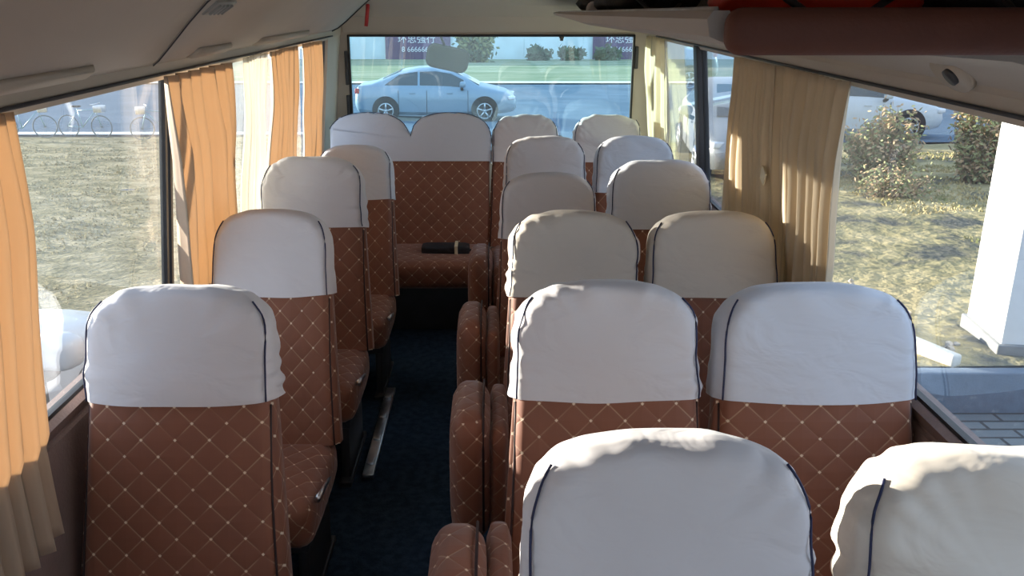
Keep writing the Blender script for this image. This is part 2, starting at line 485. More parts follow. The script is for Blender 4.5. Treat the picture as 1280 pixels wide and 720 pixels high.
BW, BL, BT, COV = .207, .75, .118, .485
def make_seat(col, label, x, d, h, sx, seed, mat='cover', wr=.006, hem=.006, side=0):
    """col: L window-side single, A aisle seat of the pair, D window seat of the pair"""
    t = empty('bus_seat', (x, d - .19, 0))
    zt = CAMZ - h
    t.scale = (sx, 1, zt / 1.144)
    tag(t, label, 'seat', 'high backed bus seats with white headrest covers')
    def mk_back(p):
        return link('backrest', pad_mesh(BW, BL, BT), M['quilt'], p)
    bk = copy_part('back', mk_back, 'backrest', None, t)
    for sd in (-1, 1):
        def mk_pipe(p, sd=sd):
            bm = bmesh.new(); add_tube(bm, seam_path(BW, BL, BT, 0, .001, sd, k1=.17), .003, 6)
            return link('piping', bm, M['darkpipe'], p)
        copy_part('bpipe%d' % sd, mk_pipe, 'piping', None, bk)
    bmc = pad_mesh(BW, BL, BT, s0=COV, grow=.009, wrinkle=wr * 1.6, seed=seed, sag=hem)
    cv = link('headrest_cover', bmc, M[mat], t)
    sub = cv.modifiers.new('smooth', 'SUBSURF'); sub.levels = 1; sub.render_levels = 1
    for s in (-1, 1):
        bm = bmesh.new(); add_tube(bm, seam_path(BW, BL, BT, COV, .009, s, seed=seed, wrinkle=wr * 1.6), .0022, 6)
        link('piping', bm, M['navy'], cv)
    copy_part('cush', lambda p: soft_box('seat_cushion', (0, -.20, .345), (.45, .46, .15), M['quilt'], p, .045, .012), 'seat_cushion', None, t)
    def mk_base(p):
        bm = bmesh.new()
        add_box(bm, (0, -.18, .26), (.40, .40, .05), .01)
        for s in (-1, 1):
            add_box(bm, (s * .17, -.18, .13), (.035, .34, .24), .008)
            add_box(bm, (s * .17, -.18, .012), (.05, .42, .022), .004)
        return link('base_frame', bm, M['steel'], p)
    copy_part('base', mk_base, 'base_frame', None, t)
    def mk_shell(p):
        bm = bmesh.new(); add_box(bm, (0, .05, .34), (.38, .03, .2), .01)
        return link('hinge_cover', bm, M['steel'], p)
    copy_part('hinge', mk_shell, 'hinge_cover', None, t)
    if col == 'A':
        def mk_arm(p):
            bm = bmesh.new()
            a = soft_box('armrest', (-.338, -.265, .49), (.115, .30, .40), M['quilt'], p, .05, .008)
            return a
        arm = copy_part('arm', mk_arm, 'armrest', None, t)
        def mk_ap(p):
            bm = bmesh.new()
            add_tube(bm, [(-.298, -.413, .34), (-.298, -.418, .60), (-.298, -.408, .655), (-.298, -.375, .688), (-.298, -.25, .697), (-.298, -.14, .688)], .0035, 6)
            return link('piping', bm, M['darkpipe'], p)
        copy_part('armp', mk_ap, 'piping', None, arm)
        copy_part('sidep', lambda p: soft_box('side_bolster', (-.252, -.225, .465), (.055, .34, .36), M['quilt'], p, .024, .004), 'side_bolster', None, t)
    else:
        def mk_lev(p):
            bm = bmesh.new()
            add_tube(bm, [(.232, -.16, .36), (.240, -.30, .40), (.240, -.37, .415)], lambda u: .006 + .005 * u, 8)
            return link('recline_lever', bm, M['metal'], p)
        if col == 'L': copy_part('lever', mk_lev, 'recline_lever', None, t)
    return t

DR = [0, 1.21, 1.98, 2.74, 3.50, 4.26, 5.10]
SEATS = [
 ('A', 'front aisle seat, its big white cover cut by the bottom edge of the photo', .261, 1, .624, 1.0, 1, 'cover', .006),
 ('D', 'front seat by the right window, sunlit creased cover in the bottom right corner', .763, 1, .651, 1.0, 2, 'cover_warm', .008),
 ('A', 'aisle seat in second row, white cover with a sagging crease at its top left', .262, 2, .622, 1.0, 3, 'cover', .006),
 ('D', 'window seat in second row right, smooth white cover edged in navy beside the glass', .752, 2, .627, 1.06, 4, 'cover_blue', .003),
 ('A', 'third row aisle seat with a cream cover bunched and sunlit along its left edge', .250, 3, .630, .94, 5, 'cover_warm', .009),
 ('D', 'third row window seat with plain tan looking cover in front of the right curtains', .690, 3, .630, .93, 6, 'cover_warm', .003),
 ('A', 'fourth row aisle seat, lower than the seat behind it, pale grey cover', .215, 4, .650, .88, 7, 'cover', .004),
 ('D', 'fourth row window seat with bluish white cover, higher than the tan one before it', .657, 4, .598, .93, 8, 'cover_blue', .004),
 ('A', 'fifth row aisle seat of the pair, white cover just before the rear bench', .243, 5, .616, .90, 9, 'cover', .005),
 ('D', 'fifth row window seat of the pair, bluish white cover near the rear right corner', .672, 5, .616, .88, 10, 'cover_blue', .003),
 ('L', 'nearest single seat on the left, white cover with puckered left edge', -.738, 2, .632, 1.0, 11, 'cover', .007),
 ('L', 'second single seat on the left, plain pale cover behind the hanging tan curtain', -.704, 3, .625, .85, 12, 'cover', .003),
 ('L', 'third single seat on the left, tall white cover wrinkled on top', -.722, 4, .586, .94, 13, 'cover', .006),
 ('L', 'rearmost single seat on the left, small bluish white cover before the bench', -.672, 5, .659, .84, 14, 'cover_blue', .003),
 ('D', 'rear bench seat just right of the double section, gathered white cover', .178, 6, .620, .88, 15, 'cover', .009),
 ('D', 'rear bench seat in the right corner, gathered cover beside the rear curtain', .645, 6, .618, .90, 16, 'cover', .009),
]
for (col, lab, x, r, h, sx, seed, mat, wr) in SEATS:
    make_seat(col, lab, x, DR[r], h, sx, seed, mat, wr)

# rear double bench ---------------------------------------------------------
def double_outline(W, Ltop, s0, grow=0):
    pts = []
    W += grow
    S = Ltop - .15
    pts += [(-W, s0), (-W, s0 + (S - s0) * .5)]
    for i in range(81):
        a = -1 + 2 * i / 80
        x = W * math.sin(a * PI / 2)
        best = -1
        for c in (-W * .52, W * .50):
            hw = W * .5
            q = abs((x - c) / hw)
            if q < 1: best = max(best, (1 - q ** 2.4) ** (1 / 2.4))
        g = max(best, .0) if best > 0 else 0
        lo = .12 * (1 - abs(x / W)) if abs(x) < W * .9 else 0
        g = math.sqrt(g * g + lo * lo)
        pts.append((x, S + .15 * g + grow))
    pts += [(W, s0 + (S - s0) * .5), (W, s0)]
    return pts

def double_pad(W, Ltop, T, s0, grow=0, wrinkle=0, seed=0):
    base = double_outline(W, Ltop, s0, grow)
    half = T / 2 + grow
    bm = bmesh.new(); uvl = bm.loops.layers.uv.new('UVMap')
    n = len(base)
    nor = []
    for i in range(n):
        a = Vector(base[max(0, i - 1)]); b = Vector(base[min(n - 1, i + 1)])
        t = (b - a); t = t.normalized() if t.length > 1e-9 else Vector((1, 0))
        nor.append(Vector((t.y, -t.x)))   # inward
    layers = [(.022, -half), (.010, -half + .004), (.003, -half + .012), (0, -half + .025), (0, half - .025), (.003, half - .012), (.010, half - .004), (.022, half)]
    rows = []
    for ins, y in layers:
        row = []
        for i, (x, s) in enumerate(base):
            p = Vector((x, s)) + nor[i] * ins
            if i in (0, n - 1): p.y = s0
            w = wrinkle * noise.noise(Vector((i * .45, y * 20, seed)))
            row.append(bm.verts.new(recline((p.x, y, p.y + (w if 2 < i < n - 3 else 0)))))
        rows.append(row)
    def uv(fc):
        for lp in fc.loops:
            co = lp.vert.co
            lp[uvl].uv = (co.x, (co.z - BASEZ) / math.cos(RECL))
    for a in range(len(rows) - 1):
        for i in range(n - 1):
            uv(bm.faces.new((rows[a][i], rows[a][i + 1], rows[a + 1][i + 1], rows[a + 1][i])))
    uv(bm.faces.new(rows[0])); uv(bm.faces.new(list(reversed(rows[-1]))))
    bmesh.ops.triangulate(bm, faces=[f for f in bm.faces if len(f.verts) > 4])
    bmesh.ops.recalc_face_normals(bm, faces=bm.faces)
    return bm

be = empty('bench_seat', (-.478, DR[6] - .19, 0))
tag(be, 'double rear bench with two humped white headrests in one cover, behind the aisle', 'seat')
bbk = link('backrest', double_pad(.45, .75, .10, 0), M['quilt'], be); sharp(bbk, 60)
cv = link('headrest_cover', double_pad(.45, .75, .10, .48, .008, .012, 3), M['cover_blue'], be); sharp(cv, 60)
bm = bmesh.new()
dp = double_outline(.45, .75, .48, .009)
add_tube(bm, [recline((x, -.048, s - .004)) for x, s in dp[3:-3]], .0022, 6)
link('piping', bm, M['navy'], cv)
soft_box('seat_cushion', (0.0, -.20, .345), (.91, .46, .15), M['quilt'], be, .045, .008, 10)
bm = bmesh.new(); add_box(bm, (0, -.13, .13), (.88, .34, .27), .01)
link('base_frame', bm, M['darkgrey'], be)

# pouch on the bench
ph = empty('pouch', (-.27, 4.70, .418))
tag(ph, 'dark flat pouch with a pale strap lying on the rear bench cushion', 'pouch')
soft_box('body', (0, 0, .022), (.26, .10, .05), M['bagblack'], ph, .012, .004)
bm = bmesh.new(); add_box(bm, (.06, -.004, .024), (.018, .112, .06), .003)
link('strap', bm, M['tag'], ph)
bm = bmesh.new(); add_tube(bm, [(.09, 0, .01), (.13, .01, .012), (.17, -.01, .008), (.2, .01, .006)], .008, 8)
link('cord', bm, M['darkgrey'], ph)

# ------------------------------------------------------------------ bus shell
Y0, Y1 = -.95, 5.52
XB, XT = 1.0, .93            # wall half widths at sill and at window head
ZS, ZH = .85, 1.55
def wx(z):                    # inner wall face half-width at height z
    if z <= ZS: return XB + .01
    return XB + (XT - XB) * (z - ZS) / (ZH - ZS)

struct(box('floor', (0, (Y0 + Y1) / 2, -.03), (2.06, Y1 - Y0, .06), M['carpet'], r=0, smooth=False), 'dark blue carpet running down the aisle of the bus', 'floor')

def wall_side(sgn, name, cuts, label):
    bm = bmesh.new()
    s = sgn
    add_prism(bm, [(s * (XB + .01), 0), (s * (XB + .06), 0), (s * (XB + .06), ZS - .01), (s * (XB + .0), ZS), (s * (XB - .015), ZS - .012), (s * (XB + .005), ZS - .05)], Y0, Y1)
    add_prism(bm, [(s * (XT - .012), ZH - .0), (s * (XT - .004), ZH - .012), (s * (XT + .05), ZH), (s * (XT + .03), ZH + .12), (s * (XT - .02), ZH + .05)], Y0, Y1)
    for (a, b) in cuts:
        add_prism(bm, [(s * (XB - .012), ZS - .01), (s * (XB + .05), ZS - .01), (s * (XT + .05), ZH + .01), (s * (XT - .012), ZH + .01)], a, b)
    o = link(name, bm, M['liner'], None, False)
    o.data.materials.append(M['liner_dark'])
    for p in o.data.polygons:
        if max(o.data.vertices[v].co.z for v in p.vertices) <= ZS + .001 and abs(p.normal.y) < .5: p.material_index = 1
    return struct(o, label, 'wall')

wall_side(-1, 'wall_left', [(5.05, Y1), (Y0, .1)], 'beige left wall of the bus around the side windows')
wall_side(1, 'wall_right', [(5.2, Y1), (Y0, .1)], 'beige right wall of the bus around the side windows')
# darker vinyl below sills
for s, nm in ((-1, 'trim_left'), (1, 'trim_right')):
    bm = bmesh.new()
    add_prism(bm, [(s * (XB + .012), .02), (s * (XB - .004), .02), (s * (XB - .004), ZS - .06), (s * (XB + .012), ZS - .055)], Y0 + .02, Y1 - .1)
    struct(link(nm, bm, M['liner_dark'], None, False))

win_n = [0]
def window(s, a, b, mat='glass', bar=.016):
    win_n[0] += 1
    bm = bmesh.new()
    def pt(y, z, off): return (s * (wx(z) + off), y, z)
    # rubber frame: four bars
    z0, z1 = ZS + .001, ZH - .013
    for (p, q) in (((a, z0), (b, z0)), ((a, z0), (a, z1)), ((b, z0), (b, z1))):
        P = Vector(pt(p[0], p[1], .012)); Q = Vector(pt(q[0], q[1], .012))
        d = Q - P; L_ = d.length + bar
        t = bmesh.new(); bmesh.ops.create_cube(t, size=1)
        vertical = abs(d.z) > .1
        for v in t.verts: v.co = Vector((v.co.x * .018, v.co.y * (L_ if not vertical else bar), v.co.z * (L_ if vertical else bar)))
        if vertical:
            ang = math.atan2(s * (XT - XB), ZH - ZS)
            t.transform(Matrix.Rotation(ang, 4, 'Y'))
        t.transform(Matrix.Translation((P + Q) / 2))
        merge(bm, t)
    fr = struct(link('window_%d' % win_n[0], bm, M['black'], None, False))
    bm = bmesh.new()
    add_prism(bm, [(s * (wx(z0) + .012), z0), (s * (wx(z0) + .016), z0), (s * (wx(z1) + .016), z1), (s * (wx(z1) + .012), z1)], a, b)
    link('pane', bm, M[mat], fr, False)
    return fr

window(-1, .12, 2.56); window(-1, 2.60, 5.03)
window(1, .12, 2.95); window(1, 3.0, 4.10); window(1, 4.16, 5.17)

# grey post in the right wall
struct(box('trim_1', (.967, 4.13, 1.2), (.05, .07, .71), M['darkgrey'], rot=Matrix.Rotation(-math.atan2(.07, .7), 3, 'Y')))

# rear wall with window opening
bm = bmesh.new()
YR = 5.46
wl, wr_, wz0, wz1 = -.878, .84, .80, 1.553
def slab(x0, x1, z0, z1, y=YR, t=.06): add_box(bm, ((x0 + x1) / 2, y + t / 2, (z0 + z1) / 2), (x1 - x0, t, z1 - z0))
slab(-1.02, 1.02, 0, wz0); slab(-.99, wl, wz0, wz1); slab(wr_, .99, wz0, wz1)
slab(-.97, .97, wz1, 1.68)
slab(-.9, .9, 1.68, 1.9)
struct(link('wall_rear', bm, M['liner'], None, False), 'beige rear wall framing the wide back window', 'wall')
# header cove above the rear window
bm = bmesh.new()
add_prism(bm, [(YR - .0, 1.565), (YR - .02, 1.60), (YR - .05, 1.655), (YR - .14, 1.72), (YR - .30, 1.80), (YR - .30, 1.9), (YR, 1.9)], -.9, .9, axis='X')
o = link('trim_2', bm, M['liner'], None, False); struct(o, 'beige header panel over the rear window', 'panel')
win_n[0] += 1
bm = bmesh.new()
bx = (wl + wr_) / 2; bw = wr_ - wl; bh = wz1 - wz0
for c, d in (((bx, YR - .004, wz1 - .006), (bw, .02, .013)), ((bx, YR - .004, wz0 + .008), (bw, .02, .016)),
             ((wl + .006, YR - .004, (wz0 + wz1) / 2), (.014, .02, bh)), ((wr_ - .006, YR - .004, (wz0 + wz1) / 2), (.014, .02, bh))):
    add_box(bm, c, d, .003)
fr = struct(link('window_%d' % win_n[0], bm, M['black'], None, False), 'wide rear window of the bus in a black rubber frame', 'window')
bm = bmesh.new(); add_box(bm, (bx, YR + .02, (wz0 + wz1) / 2), (bw, .004, bh))
link('pane', bm, M['glass_rear'], fr, False)
for nm, c_, d_ in (('trim_3', (wl - .012, YR - .006, 1.36), (.02, .02, .2)), ('trim_8', (wl - .012, YR - .006, 1.12), (.02, .02, .16)), ('trim_9', (wr_ + .014, YR - .006, 1.42), (.02, .02, .13))):
    bm = bmesh.new(); add_box(bm, c_, d_, .004); struct(link(nm, bm, M['darkgrey'], None, False))

# front: low dash wall and windscreen behind the camera
bm = bmesh.new()
add_box(bm, (0, Y0, .42), (2.02, .06, .84)); add_box(bm, (0, Y0, 1.76), (1.9, .06, .3))
for s in (-1, 1): add_box(bm, (s * .97, Y0, 1.2), (.08, .06, .8))
struct(link('wall_front', bm, M['liner'], None, False))
win_n[0] += 1
bm = bmesh.new(); add_box(bm, (0, Y0, 1.22), (1.88, .006, .78))
struct(link('window_%d' % win_n[0], bm, M['glass'], None, False))

# ceiling with left air duct cove
LEFTSEC = [(-.932, 1.552), (-.926, 1.574), (-.905, 1.592), (-.875, 1.607), (-.83, 1.642), (-.76, 1.705), (-.70, 1.752), (-.62, 1.80), (-.52, 1.845), (-.40, 1.875)]
RIGHTSEC = [(.40, 1.90), (.70, 1.86), (.86, 1.78), (.90, 1.66), (.925, 1.6), (.932, 1.552)]
bm = bmesh.new()
sec = [(-.40, 1.885), (-.2, 1.90), (.2, 1.905)] + RIGHTSEC + [(.99, 1.552), (.97, 1.7), (.88, 1.9), (.5, 1.97), (0, 1.985), (-.5, 1.97), (-.88, 1.9), (-.97, 1.7), (-.99, 1.552), (-.95, 1.552), (-.93, 1.66), (-.80, 1.80)]
add_prism(bm, sec, Y0, Y1)
o = link('ceiling', bm, M['liner_grey'], None, False); struct(o, 'grey headliner of the bus roof', 'ceiling')
def duct(y0, y1, name, label, mat='liner_grey', end=None):
    bm = bmesh.new()
    st = 14
    rows = []
    for j in range(st + 1):
        y = y0 + (y1 - y0) * j / st
        row = []
        for i, (x, z) in enumerate(LEFTSEC[2:]):
            k = i / (len(LEFTSEC) - 3)
            yy = y
            if j == (0 if name == 'trim_5' else st) : yy = y - .26 * k
            if end and j == st: yy = y - .0 - .34 * max(0, k - .45)
            if j == st and end and i < 3: yy -= .05 * (3 - i) / 3
            row.append(bm.verts.new((x, yy, z)))
        rows.append(row)
    for j in range(st):
        for i in range(len(rows[0]) - 1):
            bm.faces.new((rows[j][i], rows[j + 1][i], rows[j + 1][i + 1], rows[j][i + 1]))
    bmesh.ops.recalc_face_normals(bm, faces=bm.faces)
    o = link(name, bm, M[mat])
    so = o.modifiers.new('thick', 'SOLIDIFY'); so.thickness = .012; so.offset = 0
    struct(o, label, 'panel')
    return o
duct(Y0 + .02, 2.38, 'trim_4', 'smooth beige duct panel above the first left window')
duct(2.392, 5.12, 'trim_5', 'smooth grey duct panel above the second left window, curved rear end', end=True)
# rail strip under the duct with curtain track
for s, nm in ((-1, 'trim_6'), (1, 'trim_7')):
    bm = bmesh.new()
    add_prism(bm, [(s * .936, 1.545), (s * .918, 1.556), (s * .912, 1.585), (s * .90, 1.60), (s * .925, 1.615), (s * .94, 1.6)], Y0 + .02, 5.3)
    struct(link(nm, bm, M['liner'], None, False))
    bm = bmesh.new()
    add_tube(bm, [(s * .912, .1, 1.556), (s * .912, 5.15, 1.556)], .0045, 6)
    o = link('curtain_rail', bm, M['darkgrey'])
    tag(o, 'thin dark curtain rail above the %s side windows' % ('left' if s < 0 else 'right'), 'rail')

# duct details: dark seam, rear end gasket, finger lips
sc_ = LEFTSEC[2:]
def duct_line(fy, r, name, n0=0):
    bm = bmesh.new(); P = []
    for i in range(n0, len(sc_)):
        x, z = sc_[i]; k = i / (len(sc_) - 1)
        P.append((x + .006, fy(k), z - .007))
    add_tube(bm, P, r, 6); return struct(link(name, bm, M['darkgrey']))
duct_line(lambda k: 2.388 - .26 * k, .0018, 'trim_10')
duct_line(lambda k: 5.12 - .34 * max(0, k - .45) - .05 * max(0, (3 - k * 7) / 3), .0035, 'trim_11')
for q, (ya, yb) in enumerate(((1.35, 1.92), (2.62, 2.95), (3.35, 4.2))):
    bm = bmesh.new()
    add_prism(bm, [(-.905, 1.594), (-.872, 1.588), (-.845, 1.606), (-.85, 1.622), (-.88, 1.612)], ya, yb)
    bmesh.ops.bevel(bm, geom=list(bm.edges), offset=.003, segments=2, affect='EDGES')
    struct(link('trim_%d' % (12 + q), bm, M['liner']))
bm = bmesh.new(); add_box(bm, (0, 0, 0), (.055, .17, .012), .004)
for k in range(4): add_box(bm, (0, -.05 + k * .034, -.008), (.04, .008, .008), .002)
ang = math.atan2(1.80 - 1.705, -.62 + .76)
v = link('air_vent', bm, M['grey'], None, True, (-.715, 2.40, 1.732), (0, -ang, 0)); tag(v, 'small slotted grey air vent set in the left ceiling duct', 'vent')

# emergency hammer, red
hm = empty('emergency_hammer', (-.745, 5.33, 1.655))
tag(hm, 'small red emergency hammer high above the left end of rear window', 'hammer')
bm = bmesh.new(); add_tube(bm, [(0, 0, -.05), (.012, -.005, .03), (.02, -.02, .09)], .011, 10); link('handle', bm, M['redplastic'], hm)
bm = bmesh.new(); add_cyl(bm, (.02, -.02, .1), (1, 0, 0), .014, .07, 12); link('head', bm, M['steel'], hm)

# ------------------------------------------------------------------ right luggage rack
rk = empty('luggage_rack', (0, 0, 0))
tag(rk, 'long overhead luggage rack above the right windows with a brown padded front end', 'rack')
bm = bmesh.new(); rows = []
ny = 26
for j in range(ny + 1):
    y = 1.262 + (5.30 - 1.262) * j / ny
    ht = .0115 + .0135 * (y - 1.1)
    hb = .058 + .012 * (y - 1.1) if y < 3.2 else .083 - .0115 * (y - 3.2) / 2.1
    hb = max(hb, ht + .006)
    k = max(0, (y - 4.4) / .9)
    xo = .07 * k * k
    zt_, zb_ = CAMZ - ht, CAMZ - hb
    sec_ = [(.300 + xo, zt_), (.292 + xo, zt_ - .25 * (zt_ - zb_)), (.297 + xo, zb_ + .25 * (zt_ - zb_)), (.325 + xo, zb_), (.50, zb_ - .006), (.72, min(zb_ - .01, 1.668)), (.84, 1.640), (.892, 1.605), (.915, 1.59), (.915, 1.64), (.85, 1.665), (.72, 1.685), (.34 + xo, zb_ + .012), (.322 + xo, zt_)]
    row = [bm.verts.new((x, y, z)) for x, z in sec_]
    rows.append(row)
n = len(sec_)
for j in range(ny):
    for i in range(n):
        bm.faces.new((rows[j][i], rows[j][(i + 1) % n], rows[j + 1][(i + 1) % n], rows[j + 1][i]))
bm.faces.new(rows[0]); bm.faces.new(list(reversed(rows[-1])))
bmesh.ops.recalc_face_normals(bm, faces=bm.faces)
o = link('shelf', bm, M['liner_grey'], rk); sharp(o, 35)
bm = bmesh.new(); add_tube(bm, [(.308, 1.28, 1.738), (.308, 3, 1.714), (.31, 4.4, 1.695), (.35, 5.1, 1.686)], .004, 6)
link('edge_strip', bm, M['metal'], rk)
bm = bmesh.new(); add_box(bm, (.62, 1.232, 1.7095), (.62, .05, .062), .022, 5)
link('end_pad', bm, M['rackbrown'], rk)
# speaker/lamp recess
rl = empty('reading_light', (.872, 1.72, 1.617), 0)
tag(rl, 'oval reading light recessed in the panel above the right front window', 'light')
bm = bmesh.new(); add_cyl(bm, (0, 0, 0), (-.75, 0, -.65), .042, .012, 24); 
for v_ in bm.verts: v_.co.y *= 1.6
link('housing', bm, M['liner'], rl)
bm = bmesh.new(); add_cyl(bm, (-.006, -.01, -.005), (-.75, 0, -.65), .018, .012, 20); link('lens', bm, M['darkgrey'], rl)

# luggage on the rack
bm = bmesh.new()
def blob(bm, c, d, seed, sub=4, amt=.18):
    t = bmesh.new(); bmesh.ops.create_icosphere(t, subdivisions=sub, radius=1)
    for v in t.verts:
        p = v.co.copy()
        p = Vector([math.copysign(abs(q) ** .72, q) for q in p])
        k = 1 + amt * noise.noise(p * 2.1 + Vector((seed, 0, 0)))
        v.co = Vector((c[0] + p.x * d[0] * k, c[1] + p.y * d[1] * k, c[2] + max(p.z, -.85) * d[2] * k))
    merge(bm, t)
def luggage(name, label, c, d, mat, seed, strap=True):
    e = empty(name, c); tag(e, label, 'bag')
    bm = bmesh.new(); blob(bm, (0, 0, d[2]), d, seed); link('body', bm, M[mat], e)
    if strap:
        bm = bmesh.new()
        add_tube(bm, [(-d[0] * .5, -d[1] * .95, d[2] * .9), (-d[0] * .3, -d[1] * 1.1, d[2] * .5), (d[0] * .2, -d[1] * 1.12, d[2] * .45), (d[0] * .5, -d[1] * .95, d[2] * .9)], .006, 8)
        link('strap', bm, M['darkgrey'], e)
    return e
luggage('travel_bag', 'bright red bag on the luggage rack above the brown pad', (.50, 1.46, 1.70), (.155, .12, .06), 'redbag', 3)
luggage('travel_bag', 'dark bag at the far right of the luggage rack', (.78, 1.46, 1.695), (.10, .14, .06), 'bagblack', 6)
luggage('travel_bag', 'black bag lying on the rear half of the luggage rack', (.52, 3.2, 1.682), (.15, .32, .08), 'bagblack', 9)
e = luggage('travel_bag', 'black bag with white ends at the rear end of the rack', (.50, 4.1, 1.682), (.12, .3, .07), 'bagblack', 12, False)
for q in ((0, -.30, .03), (-.08, -.27, .03)):
    bm = bmesh.new(); add_cyl(bm, q, (.2, -1, 0), .033, .06, 16); link('end_cap', bm, M['cover'], e)['label'] = 'white round end of the bag'

# ------------------------------------------------------------------ curtains
def curtain(label, s, top, bot, z0, z1, pleats, amp, mat, off=.05, pinch=None, wob=.01, seed=0, folds=None, parts=None):
    """top/bot = (d0, d1); pinch = (z, centre, halfwidth)"""
    nu, nv = pleats * 8, 30
    bm = bmesh.new(); rows = []; uvl = bm.loops.layers.uv.new('UVMap')
    for j in range(nv + 1):
        v = j / nv; z = z1 + (z0 - z1) * v
        row = []
        for i in range(nu + 1):
            u = i / nu
            a = top[0] + (bot[0] - top[0]) * v; b = top[1] + (bot[1] - top[1]) * v
            if pinch:
                w = math.exp(-((z - pinch[0]) / .22) ** 2)
                a += (pinch[1] - pinch[2] - a) * w * .8; b += (pinch[1] + pinch[2] - b) * w * .8
            u2 = u + .25 / pleats * noise.noise(Vector((u * 3, v * 2.2, seed + 3)))
            y = a + (b - a) * u2
            ph = (u * pleats + .25 * noise.noise(Vector((u * 4, v * 1.2, seed)))) % 1
            tri = abs(ph - .5) * 2
            tri = tri ** .85
            am = amp * (.55 + .45 * min(1, v * 4)) * (.55 + 1.1 * abs(noise.noise(Vector(((i + 4) // 8 * 1.7, .3, seed)))))
            x = wx(z) - off - am * tri - wob * 1.8 * noise.noise(Vector((u * 2.5, v * 2.5, seed + 9)))
            row.append(bm.verts.new((s * x, y, z)))
        rows.append(row)
    for j in range(nv):
        for i in range(nu):
            f = bm.faces.new((rows[j][i], rows[j][i + 1], rows[j + 1][i + 1], rows[j + 1][i]))
            for lp, (a_, b_) in zip(f.loops, ((i, j), (i + 1, j), (i + 1, j + 1), (i, j + 1))): lp[uvl].uv = (a_ / nu * pleats * 2, b_ / nv)
    # gathered heading tape
    o = link('curtain', bm, M[mat])
    so = o.modifiers.new('cloth', 'SOLIDIFY'); so.thickness = .0016
    tag(o, label, 'curtain', 'pleated side window curtains')
    if parts: parts(o)
    return o

def hook(o, p):
    bm = bmesh.new(); add_box(bm, p, (.02, .03, .035), .004); link('tie_hook', bm, M['darkpipe'], o)
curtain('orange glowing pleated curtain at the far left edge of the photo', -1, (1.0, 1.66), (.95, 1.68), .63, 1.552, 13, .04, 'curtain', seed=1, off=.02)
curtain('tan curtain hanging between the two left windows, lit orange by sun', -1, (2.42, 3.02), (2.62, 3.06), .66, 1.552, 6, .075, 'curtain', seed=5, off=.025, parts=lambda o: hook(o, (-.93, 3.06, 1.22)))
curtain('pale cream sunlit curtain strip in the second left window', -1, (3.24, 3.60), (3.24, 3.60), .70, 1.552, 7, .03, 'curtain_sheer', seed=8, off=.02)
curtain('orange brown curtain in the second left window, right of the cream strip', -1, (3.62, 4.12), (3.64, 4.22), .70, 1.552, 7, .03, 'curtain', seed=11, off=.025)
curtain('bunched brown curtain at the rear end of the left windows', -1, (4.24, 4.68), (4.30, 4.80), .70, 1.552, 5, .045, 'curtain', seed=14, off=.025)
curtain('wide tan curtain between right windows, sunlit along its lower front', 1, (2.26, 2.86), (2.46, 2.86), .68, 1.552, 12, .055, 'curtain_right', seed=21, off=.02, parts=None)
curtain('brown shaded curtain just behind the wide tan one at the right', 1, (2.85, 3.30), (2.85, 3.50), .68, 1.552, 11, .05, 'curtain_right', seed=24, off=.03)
curtain('narrow pale sunlit curtain in the rear right corner', 1, (4.78, 5.30), (4.82, 5.3), .70, 1.552, 5, .04, 'curtain_sunlit', seed=27, off=.02)
bm = bmesh.new(); add_box(bm, (0, 0, 0), (.006, .05, .045), .002)
o = link('curtain_tag', bm, M['tag'], None, True, (.885, 2.87, 1.20), (R(25), 0, 0)); tag(o, 'small cream tag pinned on the right tan curtain', 'tag')

# floor rail on left
bm = bmesh.new(); add_box(bm, (0, 0, .012), (.045, .80, .022), .004)
for k in range(4): add_box(bm, (0, -.3 + k * .2, .026), (.03, .05, .012), .003)
o = link('floor_rail', bm, M['metal'], None, True, (-.485, 3.38, 0)); tag(o, 'shiny metal seat rail on the aisle floor beside the left seats', 'rail')

# outside rear mirror
mr = empty('rear_mirror', (-.30, 5.82, 1.395))
tag(mr, 'grey parking mirror hanging on a black arm outside the rear window', 'mirror')
def rrect(w, h, r, n=8):
    out = []
    for cx, cz, a0 in ((w - r, h - r, 0), (-w + r, h - r, 90), (-w + r, -h + r, 180), (w - r, -h + r, 270)):
        for k in range(n + 1):
            t = R(a0 + 90 * k / n); out.append((cx + r * math.cos(t), cz + r * math.sin(t)))
    return out
bm = bmesh.new(); add_prism(bm, rrect(.137, .076, .05), -.02, .02)
bmesh.ops.bevel(bm, geom=[e for e in bm.edges if abs(e.verts[0].co.y - e.verts[1].co.y) < 1e-6 and e.calc_face_angle(0) > 1], offset=.012, segments=3, affect='EDGES')
bm.transform(Matrix.Rotation(R(12), 4, 'Y'))
o = link('housing', bm, M['mirrorback'], mr); sharp(o, 40)
bm = bmesh.new(); add_tube(bm, [(-.015, 0, .07), (-.055, -.02, .17), (-.09, -.06, .34), (-.10, -.26, .50)], .008, 8)
link('arm', bm, M['black'], mr)
bm = bmesh.new(); add_box(bm, (0, .024, 0), (.22, .004, .11), .001, 1, Matrix.Rotation(R(12), 3, 'Y')); link('mirror_glass', bm, M['metal'], mr)
bm = bmesh.new(); add_cyl(bm, (0, 0, 0), (0, 1, 0), .014, .03, 14); add_box(bm, (0, 0, -.012), (.02, .02, .02), .003)
o = link('window_catch', bm, M['darkgrey'], None, True, (.40, 5.44, 1.54)); tag(o, 'tiny dark catch at the top edge of the rear window', 'catch')

